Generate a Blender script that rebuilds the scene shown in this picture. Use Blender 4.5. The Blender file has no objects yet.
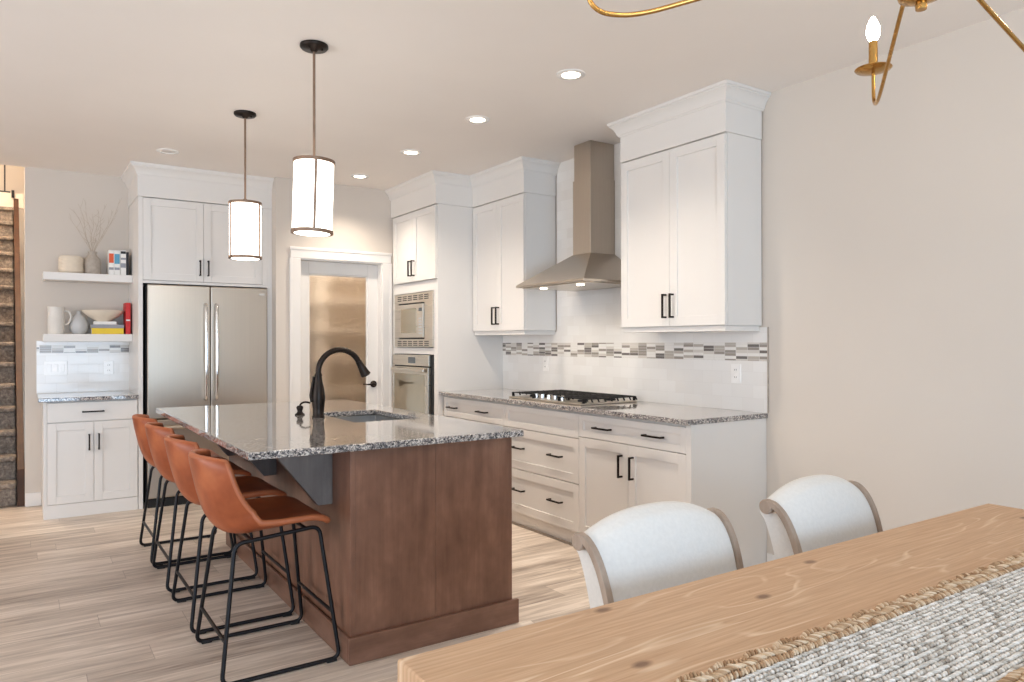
import bpy, bmesh, math, random
from mathutils import Vector, Matrix, Euler
random.seed(7)
S = bpy.context.scene
COL = S.collection
PI = math.pi

# ------------------------------------------------------------------ camera, world, light, exposure
yaw, pitch, roll = -.589485, .00180337, -.00199
EYE = 1.325
def cam_axes():
    f = Vector((-math.sin(yaw), math.cos(yaw), 0)); r = Vector((math.cos(yaw), math.sin(yaw), 0)); u = Vector((0, 0, 1))
    f, u = f*math.cos(pitch)+u*math.sin(pitch), u*math.cos(pitch)-f*math.sin(pitch)
    r, u = r*math.cos(roll)+u*math.sin(roll), u*math.cos(roll)-r*math.sin(roll)
    return r, u, f
r_, u_, f_ = cam_axes()
cd = bpy.data.cameras.new('camera'); cam = bpy.data.objects.new('camera', cd); COL.objects.link(cam)
cam.matrix_world = Matrix(((r_.x, u_.x, -f_.x, 0), (r_.y, u_.y, -f_.y, 0), (r_.z, u_.z, -f_.z, EYE), (0, 0, 0, 1)))
cd.sensor_width = 36; cd.lens = 36*731.685/1024; cd.clip_start = .02
S.camera = cam
W = bpy.data.worlds.new('daylight'); S.world = W; W.use_nodes = True
W.node_tree.nodes['Background'].inputs[0].default_value = (.80, .90, 1, 1)
W.node_tree.nodes['Background'].inputs[1].default_value = 1.2
S.view_settings.view_transform = 'Standard'; S.view_settings.look = 'None'
S.view_settings.gamma = 1; S.view_settings.use_curve_mapping = False
S.view_settings.exposure = 0.52
try:
    S.cycles.use_denoising = True
    S.cycles.max_bounces = 12; S.cycles.diffuse_bounces = 8; S.cycles.glossy_bounces = 4; S.cycles.transmission_bounces = 6
    S.cycles.sample_clamp_indirect = 6; S.cycles.caustics_reflective = False; S.cycles.caustics_refractive = False
except Exception: pass

def light(name, kind, loc, power, col=(1, 1, 1), rot=(0, 0, 0), size=None, spot=None, radius=None, spread=None):
    d = bpy.data.lights.new(name, kind); d.energy = power; d.color = col
    if kind == 'AREA':
        d.shape = 'RECTANGLE'; d.size, d.size_y = size
        if spread: d.spread = spread
    if spot: d.spot_size = spot; d.spot_blend = 1.0
    if radius is not None and kind != 'AREA': d.shadow_soft_size = radius
    o = bpy.data.objects.new(name, d); COL.objects.link(o); o.location = loc; o.rotation_euler = rot
    return o
# daylight entering by the dining room's patio window (behind the camera) plus an unseen side fill
light('patio_daylight', 'AREA', (-.1, -3.45, 1.25), 136, (.52, .75, 1), (PI/2+.25, 0, 0), (3.6, 2.2))
light('side_fill_light', 'AREA', (-3.85, 3.1, 1.45), 76, (.96, .96, 1), (PI/2+.45, 0, -PI/2), (4.4, 1.9))  # added fill at the left wall, moved to brighten the kitchen side
CEIL = 2.757
DOWN = [(2.435, 3.07), (2.427, 4.02), (2.427, 4.99), (2.411, 5.95)]

# ------------------------------------------------------------------ materials
MATS = {}
def lin(c): return tuple((v/255/12.92 if v/255 <= .04045 else ((v/255+.055)/1.055)**2.4) for v in c)
class N:
    def __init__(s, name):
        s.m = bpy.data.materials.new(name); s.m.use_nodes = True; s.t = s.m.node_tree; s.t.nodes.clear()
        s.out = s.n('ShaderNodeOutputMaterial'); s.p = s.n('ShaderNodeBsdfPrincipled'); s.l(s.p.outputs[0], s.out.inputs[0])
    def n(s, k, **kw):
        q = s.t.nodes.new(k)
        for a, b in kw.items(): setattr(q, a, b)
        return q
    def l(s, a, b): s.t.links.new(a, b)
    def set(s, **kw):
        for k, v in kw.items():
            i = s.p.inputs[k.replace('_', ' ')]
            if hasattr(v, 'is_output'): s.l(v, i)
            else: i.default_value = v
    def coord(s, kind='Object', scale=(1, 1, 1), rot=(0, 0, 0), loc=(0, 0, 0)):
        c = s.n('ShaderNodeTexCoord'); m = s.n('ShaderNodeMapping')
        m.inputs['Scale'].default_value = scale; m.inputs['Rotation'].default_value = rot; m.inputs['Location'].default_value = loc
        s.l(c.outputs[kind], m.inputs[0]); return m.outputs[0]
    def noise(s, v, scale=5, detail=3, rough=.5, dist=0):
        q = s.n('ShaderNodeTexNoise'); q.inputs['Scale'].default_value = scale; q.inputs['Detail'].default_value = detail
        q.inputs['Roughness'].default_value = rough; q.inputs['Distortion'].default_value = dist
        s.l(v, q.inputs['Vector']); return q.outputs[0]
    def vor(s, v, scale=5, feature='F1'):
        q = s.n('ShaderNodeTexVoronoi', feature=feature); q.inputs['Scale'].default_value = scale; s.l(v, q.inputs['Vector']); return q
    def ramp(s, f, stops, const=False):
        q = s.n('ShaderNodeValToRGB'); e = q.color_ramp.elements
        q.color_ramp.interpolation = 'CONSTANT' if const else 'LINEAR'
        while len(e) < len(stops): e.new(.5)
        for k, (p, c) in enumerate(stops):
            e[k].position = p; e[k].color = (*c, 1) if len(c) == 3 else c
        s.l(f, q.inputs[0]); return q.outputs[0]
    def math(s, op, a, b=0, c=None):
        q = s.n('ShaderNodeMath', operation=op)
        for i, v in enumerate((a, b) if c is None else (a, b, c)):
            if hasattr(v, 'is_output'): s.l(v, q.inputs[i])
            else: q.inputs[i].default_value = v
        return q.outputs[0]
    def mix(s, f, a, b, mode='MIX'):
        q = s.n('ShaderNodeMix', data_type='RGBA', blend_type=mode)
        for i, v in ((0, f), (6, a), (7, b)):
            if hasattr(v, 'is_output'): s.l(v, q.inputs[i])
            else: q.inputs[i].default_value = v if i == 0 else ((*v, 1) if len(v) == 3 else v)
        return q.outputs[2]
    def bump(s, h, strength=.2, dist=.01):
        q = s.n('ShaderNodeBump'); q.inputs['Strength'].default_value = strength; q.inputs['Distance'].default_value = dist
        s.l(h, q.inputs['Height']); s.l(q.outputs[0], s.p.inputs['Normal'])
    def sep(s, v):
        q = s.n('ShaderNodeSeparateXYZ'); s.l(v, q.inputs[0]); return q.outputs
    def comb(s, x, y, z=0):
        q = s.n('ShaderNodeCombineXYZ')
        for i, v in enumerate((x, y, z)):
            if hasattr(v, 'is_output'): s.l(v, q.inputs[i])
            else: q.inputs[i].default_value = v
        return q.outputs[0]
    def white(s, v):
        q = s.n('ShaderNodeTexWhiteNoise', noise_dimensions='3D'); s.l(v, q.inputs['Vector']); return q.outputs['Value']

def plain(name, rgb, rough=.5, metal=0, var=.04, nscale=12, bump=0, emit=0, ecol=None, coat=0):
    k = N(name); c = lin(rgb)
    v = k.noise(k.coord(), nscale, 3)
    lo = tuple(max(0, x*(1-var)) for x in c); hi = tuple(min(1, x*(1+var)) for x in c)
    k.set(Base_Color=k.ramp(v, [(.3, lo), (.7, hi)]), Roughness=rough, Metallic=metal)
    if bump: k.bump(k.noise(k.coord(), 180, 2), bump, .002)
    if coat: k.set(Coat_Weight=coat, Coat_Roughness=.08)
    if emit:
        k.set(Emission_Color=(*lin(ecol or rgb), 1), Emission_Strength=emit)
    MATS[name] = k.m; return k.m

plain('wall_paint', (209, 200, 190), .85, var=.012, nscale=2, bump=.02)
plain('ceiling_paint', (238, 232, 226), .9, var=.012, nscale=2, bump=.03)
plain('cabinet_white', (226, 223, 219), .38, var=.008, nscale=3)
plain('trim_white', (229, 226, 222), .42, var=.008, nscale=3)
plain('bronze', (44, 37, 33), .38, .8, var=.15)
plain('bronze_rod', (140, 116, 98), .45, .6, var=.15)
plain('black_metal', (30, 30, 33), .42, .6, var=.1)
plain('black_rubber', (22, 22, 23), .8)
plain('black_gap', (14, 14, 15), .6)
plain('black_glass', (16, 15, 14), .06, coat=.5)
plain('cast_iron', (32, 31, 31), .55, .4, var=.2)
plain('chrome', (215, 215, 215), .12, 1)
plain('plastic_white', (246, 244, 241), .12)
plain('ceramic_cream', (226, 214, 196), .5, bump=.05)
plain('ceramic_white', (224, 220, 213), .35)
plain('ceramic_grey', (196, 196, 196), .45)
plain('stone_grey', (176, 165, 153), .75, var=.12, nscale=30, bump=.1)
plain('twig', (186, 172, 156), .8, var=.1)
plain('book_white', (236, 234, 230), .6); plain('book_orange', (222, 92, 52), .6); plain('book_blue', (96, 160, 190), .6)
plain('book_black', (34, 32, 34), .6); plain('book_yellow', (232, 200, 52), .55); plain('book_grey', (150, 152, 160), .6)
plain('book_red', (200, 36, 34), .5); plain('paper', (238, 232, 220), .8)
plain('linen', (224, 222, 218), .9, var=.03, nscale=90, bump=.15)
plain('fascia', (226, 214, 200), .7)
plain('door_handle_metal', (52, 44, 40), .35, .8)
plain('bulb', (255, 236, 205), .3, emit=60, ecol=(255, 226, 180))
plain('opal_glass', (255, 252, 246), .3, emit=4.2, ecol=(255, 247, 236))
plain('lamp_lens', (255, 245, 230), .3, emit=9, ecol=(255, 240, 218))
plain('lamp_off', (214, 208, 200), .4)
plain('card', (205, 190, 170), .8)

def steel(name, rgb, vec, rough=.3, lo=.8):
    k = N(name); v = k.noise(k.coord(scale=vec), 3, 4)
    k.set(Base_Color=k.ramp(v, [(.3, tuple(x*lo for x in lin(rgb))), (.7, lin(rgb))]), Metallic=1,
          Roughness=k.math('MULTIPLY_ADD', v, .18, rough-.09))
    k.bump(v, .012, .002); MATS[name] = k.m
steel('steel_fridge', (192, 180, 166), (40, 40, .35), .36, .95)
steel('steel_hood', (190, 180, 168), (60, 60, .8), .36, .93)
steel('steel_oven', (204, 194, 180), (.8, 1, 60), .30, .88)
steel('steel_sink', (176, 174, 172), (40, 1, 1), .4, .9)
steel('brass', (196, 152, 88), (8, 8, 8), .26, .8)

def mk_glass():
    k = N('pantry_glass'); n = k.noise(k.coord(scale=(3, 1, 30)), 6, 3)
    k.set(Base_Color=(.97, .95, .92, 1), Roughness=.34, IOR=1.2); k.p.inputs['Transmission Weight'].default_value = 1
    k.bump(n, .35, .01); MATS['pantry_glass'] = k.m
mk_glass()

def granite():
    k = N('granite'); c = k.coord()
    v1 = k.vor(c, 150); v2 = k.vor(c, 300); n = k.noise(c, 14, 3)
    s1 = k.sep(v1.outputs['Color'])[0]; s2 = k.sep(v2.outputs['Color'])[1]
    f = k.math('ADD', k.math('MULTIPLY', s1, .58), k.math('MULTIPLY', s2, .42))
    f = k.math('ADD', f, k.math('MULTIPLY_ADD', n, .24, -.12))
    col = k.ramp(f, [(0, lin((48, 47, 49))), (.22, lin((84, 83, 86))), (.36, lin((124, 122, 124))), (.52, lin((156, 151, 147))),
                     (.64, lin((188, 178, 168))), (.76, lin((216, 212, 207)))], True)
    k.set(Base_Color=col, Roughness=.09, Specular_IOR_Level=.7); k.set(Coat_Weight=.6, Coat_Roughness=.04)
    MATS['granite'] = k.m
granite()

def floor_mat():
    k = N('vinyl_plank'); c = k.coord(); x, y, z = k.sep(c)
    row = k.math('FLOOR', k.math('DIVIDE', y, .178))
    off = k.white(k.comb(row, 3.1))
    u = k.math('ADD', k.math('DIVIDE', x, 1.22), off); cell = k.math('FLOOR', u)
    rnd = k.white(k.comb(row, cell, 1.7))
    shift = k.math('MULTIPLY', rnd, 37.0)
    gv = k.comb(k.math('ADD', k.math('MULTIPLY', x, 1.1), shift), k.math('MULTIPLY', y, 15), shift)
    g1 = k.noise(gv, 1.6, 5, .62, .7); g2 = k.noise(gv, 7, 3, .6)
    f = k.math('ADD', k.math('MULTIPLY', g1, .85), k.math('MULTIPLY', g2, .15))
    f = k.math('ADD', f, k.math('MULTIPLY_ADD', rnd, .16, -.08))
    col = k.ramp(f, [(.26, lin((138, 124, 114))), (.42, lin((183, 169, 156))), (.54, lin((206, 192, 178))), (.68, lin((228, 216, 203)))])
    fy = k.math('FRACT', k.math('DIVIDE', y, .178)); fx = k.math('FRACT', u)
    seam = k.math('MAXIMUM', k.math('LESS_THAN', fy, .014), k.math('LESS_THAN', fx, .0022))
    col = k.mix(k.math('MULTIPLY', seam, .45), col, lin((90, 76, 66)))
    k.set(Base_Color=col, Roughness=.42, Specular_IOR_Level=.35)
    k.bump(k.math('SUBTRACT', g2, k.math('MULTIPLY', seam, .8)), .12, .002); MATS['vinyl_plank'] = k.m
floor_mat()

def stained(name, axis, dark, mid, lite, rough=.38, sc=1.0):
    k = N(name); s = {'x': (1, 8, 8), 'y': (8, 1, 8), 'z': (8, 8, 1)}[axis]
    c = k.coord(scale=tuple(v*sc for v in s)); g = k.noise(c, 1.3, 4, .55, .8); b = k.noise(k.coord(scale=tuple(1+v*.12 for v in s)), 5, 4, .62)
    f = k.math('ADD', k.math('MULTIPLY', g, .5), k.math('MULTIPLY', b, .5))
    fine = k.noise(k.coord(scale=tuple(1.5 if v == 1 else 60 for v in s)), 2.5, 3)
    f = k.math('ADD', f, k.math('MULTIPLY_ADD', fine, .14, -.07))
    k.set(Base_Color=k.ramp(f, [(.3, lin(dark)), (.5, lin(mid)), (.70, lin(lite))]), Roughness=rough)
    k.bump(fine, .04, .002); MATS[name] = k.m
stained('wood_dark', 'z', (98, 66, 51), (122, 86, 68), (145, 107, 87))
stained('corbel_wood', 'z', (92, 84, 80), (112, 103, 98), (132, 123, 117), .4)
stained('wood_dark_h', 'x', (94, 64, 50), (118, 84, 67), (140, 104, 86))
stained('wood_dark_y', 'y', (90, 62, 50), (114, 82, 66), (136, 102, 86))
stained('wood_oak', 'z', (58, 34, 19), (74, 45, 26), (88, 56, 34), .6)
stained('wood_weathered', 'z', (140, 120, 104), (166, 147, 131), (186, 170, 155), .6)

def pine():
    k = N('pine_top'); c = k.coord(); x, y, z = k.sep(c)
    board = k.math('FLOOR', k.math('DIVIDE', k.math('ADD', y, .5), .26))
    bs = k.math('MULTIPLY', k.white(k.comb(board, 5.3)), 21)
    v = k.comb(k.math('ADD', k.math('MULTIPLY', x, .95), bs), k.math('MULTIPLY', y, 6.5), bs)
    n = k.noise(v, 1.0, 2.0, .45, .15)
    ring = k.math('FRACT', k.math('MULTIPLY', n, 14))
    line = k.ramp(ring, [(0, (0, 0, 0)), (.74, (.0,)*3), (.90, (.8,)*3), (.95, (.5,)*3), (1, (0, 0, 0))])
    gate = k.ramp(k.noise(v, 1.9, 3, .6), [(.42, (0.06,)*3), (.62, (1, 1, 1))])
    fine = k.noise(k.comb(k.math('MULTIPLY', x, 3), k.math('MULTIPLY', y, 90), bs), 1.5, 4, .6)
    base = k.ramp(fine, [(.3, lin((188, 150, 117))), (.55, lin((206, 170, 136))), (.75, lin((222, 190, 157)))])
    base = k.mix(k.math('MULTIPLY', k.noise(k.coord(scale=(1, 3, 1)), 2.2, 2), .4), base, lin((194, 152, 114)))
    col = k.mix(k.math('MULTIPLY', k.math('MULTIPLY', k.sep(line)[0], k.sep(gate)[0]), .8), base, lin((242, 220, 190)))
    kv = k.vor(k.comb(k.math('ADD', k.math('MULTIPLY', x, 1.5), 4.3), k.math('MULTIPLY', y, 2.8)), 1.7); kv.voronoi_dimensions = '2D'
    spot = k.ramp(kv.outputs['Distance'], [(.028, (1, 1, 1)), (.07, (.0,)*3)])
    pick = k.math('GREATER_THAN', k.sep(kv.outputs['Color'])[0], .30)
    col = k.mix(k.math('MULTIPLY', k.math('MULTIPLY', k.sep(spot)[0], pick), .7), col, lin((92, 60, 46)))
    k.set(Base_Color=col, Roughness=.5, Specular_IOR_Level=.35); k.bump(fine, .12, .002); MATS['pine_top'] = k.m
pine()
stained('pine_edge', 'y', (128, 110, 98), (146, 126, 112), (164, 144, 128), .6)

def leather():
    k = N('tan_leather'); c = k.coord(); b = k.noise(c, 7, 3, .6); f = k.noise(c, 260, 2)
    k.set(Base_Color=k.ramp(b, [(.3, lin((134, 64, 32))), (.55, lin((156, 80, 44))), (.75, lin((174, 98, 58)))]), Roughness=.42, Specular_IOR_Level=.45)
    k.bump(f, .12, .002); MATS['tan_leather'] = k.m
leather()
plain('leather_edge', (168, 96, 60), .45, var=.06)

def tile():
    k = N('subway_tile'); c = k.coord(); x, y, z = k.sep(c)
    a = k.math('ADD', x, y)
    row = k.math('FLOOR', k.math('DIVIDE', z, .0765)); u = k.math('ADD', k.math('DIVIDE', a, .153), k.math('MULTIPLY', k.math('MODULO', row, 2), .5))
    fz = k.math('FRACT', k.math('DIVIDE', z, .0765)); fu = k.math('FRACT', u)
    def edge(f, w): return k.math('LESS_THAN', k.math('MINIMUM', f, k.math('SUBTRACT', 1, f)), w)
    g = k.math('MAXIMUM', edge(fz, .016), edge(fu, .009))
    t = k.white(k.comb(row, k.math('FLOOR', u), 2.2))
    col = k.mix(t, lin((234, 231, 227)), lin((240, 238, 235)))
    col = k.mix(k.math('MULTIPLY', g, .6), col, lin((218, 215, 211)))
    k.set(Base_Color=col, Roughness=k.math('MULTIPLY_ADD', g, .5, .12))
    k.bump(k.math('SUBTRACT', 1, g), .25, .003); MATS['subway_tile'] = k.m
    k = N('mosaic'); c = k.coord(); x, y, z = k.sep(c); a = k.math('ADD', x, y)
    h = .0178
    u = k.math('DIVIDE', a, .084); cell = k.math('FLOOR', u)
    off = k.math('MULTIPLY', k.math('FLOOR', k.math('MULTIPLY', k.white(k.comb(cell, 7.7)), 2)), .5)
    zz = k.math('ADD', k.math('DIVIDE', k.math('SUBTRACT', z, 1.2135), h), off); row = k.math('FLOOR', zz)
    r = k.white(k.comb(cell, row, 4.4))
    col = k.ramp(r, [(0, lin((234, 231, 226))), (.36, lin((214, 208, 200))), (.52, lin((186, 178, 168))), (.70, lin((156, 148, 140))), (.86, lin((118, 112, 108)))], True)
    fz = k.math('FRACT', zz); fu = k.math('FRACT', u)
    g = k.math('MAXIMUM', edge(fz, .05), edge(fu, .02))
    k.set(Base_Color=k.mix(k.math('MULTIPLY', g, .9), col, lin((222, 218, 212))), Roughness=.18); MATS['mosaic'] = k.m
tile()

def carpet():
    k = N('stair_carpet'); c = k.coord(); a = k.noise(c, 38, 4, .7); b = k.noise(c, 9, 2)
    f = k.math('ADD', k.math('MULTIPLY', a, .75), k.math('MULTIPLY', b, .25))
    k.set(Base_Color=k.ramp(f, [(.35, lin((92, 82, 74))), (.5, lin((130, 119, 109))), (.66, lin((168, 156, 143)))]), Roughness=1)
    k.bump(a, .6, .01); MATS['stair_carpet'] = k.m
carpet()
def jute(name, stops):
    k = N(name); g = k.n('ShaderNodeNewGeometry'); n = k.noise(k.coord(), 160, 2)
    f = k.math('ADD', k.math('MULTIPLY', g.outputs['Random Per Island'], .7), k.math('MULTIPLY', n, .3))
    k.set(Base_Color=k.ramp(f, stops), Roughness=.95, Specular_IOR_Level=.1); k.bump(n, .4, .003); MATS[name] = k.m
jute('jute_grey', [(.12, lin((160, 151, 140))), (.35, lin((210, 204, 196))), (.8, lin((236, 231, 225)))])
jute('jute_tan', [(.2, lin((160, 128, 98))), (.5, lin((196, 166, 134))), (.8, lin((224, 204, 178)))])
plain('jute_base', (136, 128, 120), 1, var=.2, nscale=120)

# ------------------------------------------------------------------ mesh helpers
ORG = {}
class B:
    def __init__(s): s.bm = bmesh.new()
    def box(s, x0, x1, y0, y1, z0, z1):
        v = [s.bm.verts.new((x, y, z)) for x in (x0, x1) for y in (y0, y1) for z in (z0, z1)]
        for f in ((0, 1, 3, 2), (4, 6, 7, 5), (0, 4, 5, 1), (2, 3, 7, 6), (0, 2, 6, 4), (1, 5, 7, 3)): s.bm.faces.new([v[i] for i in f])
        return s
    def hexa(s, lo, hi):           # two quads (lists of 4 points) joined into a solid
        a = [s.bm.verts.new(p) for p in lo]; b = [s.bm.verts.new(p) for p in hi]
        s.bm.faces.new(a[::-1]); s.bm.faces.new(b)
        for i in range(4): j = (i+1) % 4; s.bm.faces.new((a[i], a[j], b[j], b[i]))
        return s
    def prism(s, pts, vec):        # planar polygon extruded by vec
        vec = Vector(vec); a = [s.bm.verts.new(p) for p in pts]; b = [s.bm.verts.new(Vector(p)+vec) for p in pts]
        s.bm.faces.new(a[::-1]); s.bm.faces.new(b)
        for i in range(len(a)): j = (i+1) % len(a); s.bm.faces.new((a[i], a[j], b[j], b[i]))
        return s
    def tube(s, pts, r, n=10, closed=False, sq=False):
        pts = [Vector(p) for p in pts]; m = len(pts); rs = r if isinstance(r, (list, tuple)) else [r]*m
        rings = []; up = None
        for i, p in enumerate(pts):
            if closed: t = (pts[(i+1) % m]-pts[i-1])
            else: t = pts[min(i+1, m-1)]-pts[max(i-1, 0)]
            t = t.normalized() if t.length > 1e-9 else Vector((0, 0, 1))
            if up is None:
                up = Vector((0, 0, 1)) if abs(t.z) < .9 else Vector((1, 0, 0))
            up = (up-t*up.dot(t)).normalized(); w = t.cross(up)
            k = 1
            if 0 < i < m-1 or closed:
                d1 = (pts[i]-pts[i-1]).normalized(); k = 1/max(.7, d1.dot(t))
            ring = []
            for q in range(n):
                a = 2*PI*q/n + (PI/4 if sq else 0)
                ring.append(s.bm.verts.new(p+(up*math.sin(a)+w*math.cos(a))*rs[i]*k))
            rings.append(ring)
        for i in range(m if closed else m-1):
            A, C = rings[i], rings[(i+1) % m]
            for q in range(n): s.bm.faces.new((A[q], A[(q+1) % n], C[(q+1) % n], C[q]))
        if not closed: s.bm.faces.new(rings[0][::-1]); s.bm.faces.new(rings[-1])
        return s
    def lathe(s, prof, c=(0, 0, 0), n=32, M=None, arc=None):
        c = Vector(c); rings = []
        for r, z in prof:
            if r < 1e-6: rings.append([s.bm.verts.new(c+((M @ Vector((0, 0, z))) if M else Vector((0, 0, z))))])
            else:
                ring = []
                for q in range(n):
                    p = Vector((r*math.cos(2*PI*q/n), r*math.sin(2*PI*q/n), z)); ring.append(s.bm.verts.new(c+((M @ p) if M else p)))
                rings.append(ring)
        for A, C in zip(rings, rings[1:]):
            for q in range(n):
                a = [A[q % len(A)], A[(q+1) % len(A)], C[(q+1) % len(C)], C[q % len(C)]]
                u = []
                for v in a:
                    if v not in u: u.append(v)
                if len(u) > 2:
                    try: s.bm.faces.new(u)
                    except ValueError: pass
        for R, rev in ((rings[0], True), (rings[-1], False)):
            if len(R) > 2: s.bm.faces.new(R[::-1] if rev else R)
        return s
    def grid(s, P, cu=False):
        V = [[s.bm.verts.new(p) for p in row] for row in P]
        for i in range(len(V)-1):
            for j in range(len(V[0])-1): s.bm.faces.new((V[i][j], V[i][j+1], V[i+1][j+1], V[i+1][j]))
        return s

def obj(name, b, mat, parent=None, bevel=0, seg=2, smooth=None, kind=None, label=None):
    o0 = ORG.get(parent.name, Vector()) if parent else Vector()
    bmesh.ops.recalc_face_normals(b.bm, faces=b.bm.faces[:])
    me = bpy.data.meshes.new(name)
    for v in b.bm.verts: v.co -= o0
    b.bm.to_mesh(me); b.bm.free()
    o = bpy.data.objects.new(name, me); COL.objects.link(o)
    me.materials.append(MATS[mat] if isinstance(mat, str) else mat)
    if smooth is not None:
        me.shade_smooth(); me.set_sharp_from_angle(angle=math.radians(smooth))
    if bevel:
        m = o.modifiers.new('bevel', 'BEVEL'); m.width = bevel; m.segments = seg; m.limit_method = 'ANGLE'; m.angle_limit = math.radians(40)
    if parent: o.parent = parent
    ORG[o.name] = o0
    if kind: o['kind'] = kind
    if label: o['label'] = label
    return o
def struct(name, b, mat, bevel=0, smooth=None): return obj(name, b, mat, None, bevel, smooth=smooth, kind='structure')
def thing(name, label, cat, loc, group=None):
    o = bpy.data.objects.new(name, None); COL.objects.link(o); o.location = loc; o.empty_display_size = .1
    o['label'] = label; o['category'] = cat
    if group: o['group'] = group
    ORG[o.name] = Vector(loc); return o
def tag(o, label, cat, group=None):
    o['label'] = label; o['category'] = cat
    if group: o['group'] = group
    return o
def rebase(o, loc):                # move a one-mesh thing's origin to its base
    loc = Vector(loc)
    for v in o.data.vertices: v.co -= loc
    o.location = loc; ORG[o.name] = loc; return o
def dup(root, loc, label, rz=0):
    r = root.copy(); COL.objects.link(r); r.location = loc; r.rotation_euler = (0, 0, rz); r['label'] = label
    for ch in list(root.children):
        c = ch.copy(); COL.objects.link(c); c.parent = r
        for g in list(ch.children):
            d = g.copy(); COL.objects.link(d); d.parent = c
    return r
def fillet(pts, r, n=6, closed=False):
    pts = [Vector(p) for p in pts]; out = []; m = len(pts)
    for i, p in enumerate(pts):
        if not closed and i in (0, m-1): out.append(p); continue
        a, c = pts[i-1], pts[(i+1) % m]; d1 = (a-p); d2 = (c-p); q = min(r, d1.length*.45, d2.length*.45)
        A = p+d1.normalized()*q; C = p+d2.normalized()*q
        for k in range(n+1):
            t = k/n; out.append(A*(1-t)**2+p*2*t*(1-t)+C*t*t)
    return out
def spline(P, n=8):
    P = [Vector(p) for p in P]; out = []
    for i in range(len(P)-1):
        p0, p1, p2, p3 = P[max(i-1, 0)], P[i], P[i+1], P[min(i+2, len(P)-1)]
        for k in range(n):
            t = k/n; out.append(.5*((2*p1)+(p2-p0)*t+(2*p0-5*p1+4*p2-p3)*t*t+(3*p1-p0-3*p2+p3)*t**3))
    out.append(P[-1]); return out

# fronts: axis 'x' looks toward -X with face at x=pl, spans y; axis 'y' looks toward -Y with face at y=pl, spans x
def ab(b, ax, d0, d1, a0, a1, z0, z1):
    if ax == 'x': b.box(d0, d1, a0, a1, z0, z1)
    else: b.box(a0, a1, d0, d1, z0, z1)
    return b
def shaker(ax, pl, a0, a1, z0, z1, fw=.058, th=.02, rec=.009):
    b = B()
    ab(b, ax, pl, pl+th, a0, a0+fw, z0, z1); ab(b, ax, pl, pl+th, a1-fw, a1, z0, z1)
    ab(b, ax, pl, pl+th, a0+fw, a1-fw, z0, z0+fw); ab(b, ax, pl, pl+th, a0+fw, a1-fw, z1-fw, z1)
    ab(b, ax, pl+rec, pl+th, a0+fw-.001, a1-fw+.001, z0+fw-.001, z1-fw+.001)
    return b
def slab(ax, pl, a0, a1, z0, z1, th=.02): return ab(B(), ax, pl, pl+th, a0, a1, z0, z1)
def pull(ax, pl, a, z, L=.14, vert=True, parent=None, name='handle'):
    b = B(); t = .0055; so = .032
    if vert:
        for s in (-1, 1): ab(b, ax, pl-so, pl, a-t, a+t, z+s*(L/2-.006)-t, z+s*(L/2-.006)+t)
        ab(b, ax, pl-so-.006, pl-so+.006, a-t, a+t, z-L/2, z+L/2)
    else:
        for s in (-1, 1): ab(b, ax, pl-so, pl, a+s*(L/2-.006)-t, a+s*(L/2-.006)+t, z-t, z+t)
        ab(b, ax, pl-so-.006, pl-so+.006, a-L/2, a+L/2, z-t, z+t)
    return obj(name, b, 'bronze', parent, .002)
CROWN = [(0, 2.662), (.008, 2.662), (.011, 2.670), (.016, 2.673), (.020, 2.688), (.032, 2.712), (.048, 2.728), (.052, 2.730), (.053, 2.738), (.060, 2.740), (.062, CEIL-.001), (0, CEIL-.001)]
def crown(path, parent):           # path: (x, y, sx, sy) with offset signs
    b = B(); P = [[Vector((x+sx*o, y+sy*o, z)) for o, z in CROWN] for x, y, sx, sy in path]
    V = [[b.bm.verts.new(p) for p in row] for row in P]; n = len(CROWN)
    for i in range(len(V)-1):
        for j in range(n): b.bm.faces.new((V[i][j], V[i][(j+1) % n], V[i+1][(j+1) % n], V[i+1][j]))
    b.bm.faces.new(V[0]); b.bm.faces.new(V[-1][::-1])
    return obj('crown_molding', b, 'cabinet_white', parent, smooth=25)

# ------------------------------------------------------------------ the room
XR = 3.572; YB = 7.12; YP = 6.38
struct('floor', B().box(-4.1, XR+.1, -3.7, 8.3, -.06, 0), 'vinyl_plank')
b = B().box(-4.1, XR+.1, -3.7, 7.14, CEIL, CEIL+.16); b.box(.03, XR+.1, 7.14, 8.3, CEIL, CEIL+.16)
struct('ceiling', b, 'ceiling_paint')
struct('wall_right', B().box(XR, XR+.1, -3.7, 8.3, 0, CEIL), 'wall_paint')
struct('wall_back', B().box(.026, 1.87, YB, YB+.12, 0, CEIL), 'wall_paint')
b = B()
b.box(1.817, 2.022, YP, YP+.12, 0, CEIL); b.box(2.806, XR, YP, YP+.12, 0, CEIL); b.box(2.022, 2.806, YP, YP+.12, 2.07, CEIL)
b.box(1.817, 1.93, YP+.12, YB+.1, 0, CEIL)
struct('wall_pantry', b, 'wall_paint')
struct('wall_pantry_rear', B().box(1.93, XR, 8.1, 8.2, 0, CEIL), 'wall_paint')
b = B(); b.box(-4.1, -1.3, YB, YB+.1, 0, CEIL); struct('wall_hall', b, 'wall_paint')
struct('wall_stairs', B().box(.014, .026, YB+.0, 11.6, 0, 5.4).box(-1.4, -1.3, YB+.1, 11.6, 0, 5.4).box(-1.4, .026, 11.6, 11.7, 0, 5.4).box(-1.4, .026, 7.0, 7.13, CEIL+.165, 5.4), 'wall_paint')
struct('ceiling_stairs', B().box(-1.4, .026, 7.0, 11.7, 5.4, 5.5), 'ceiling_paint')
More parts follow.
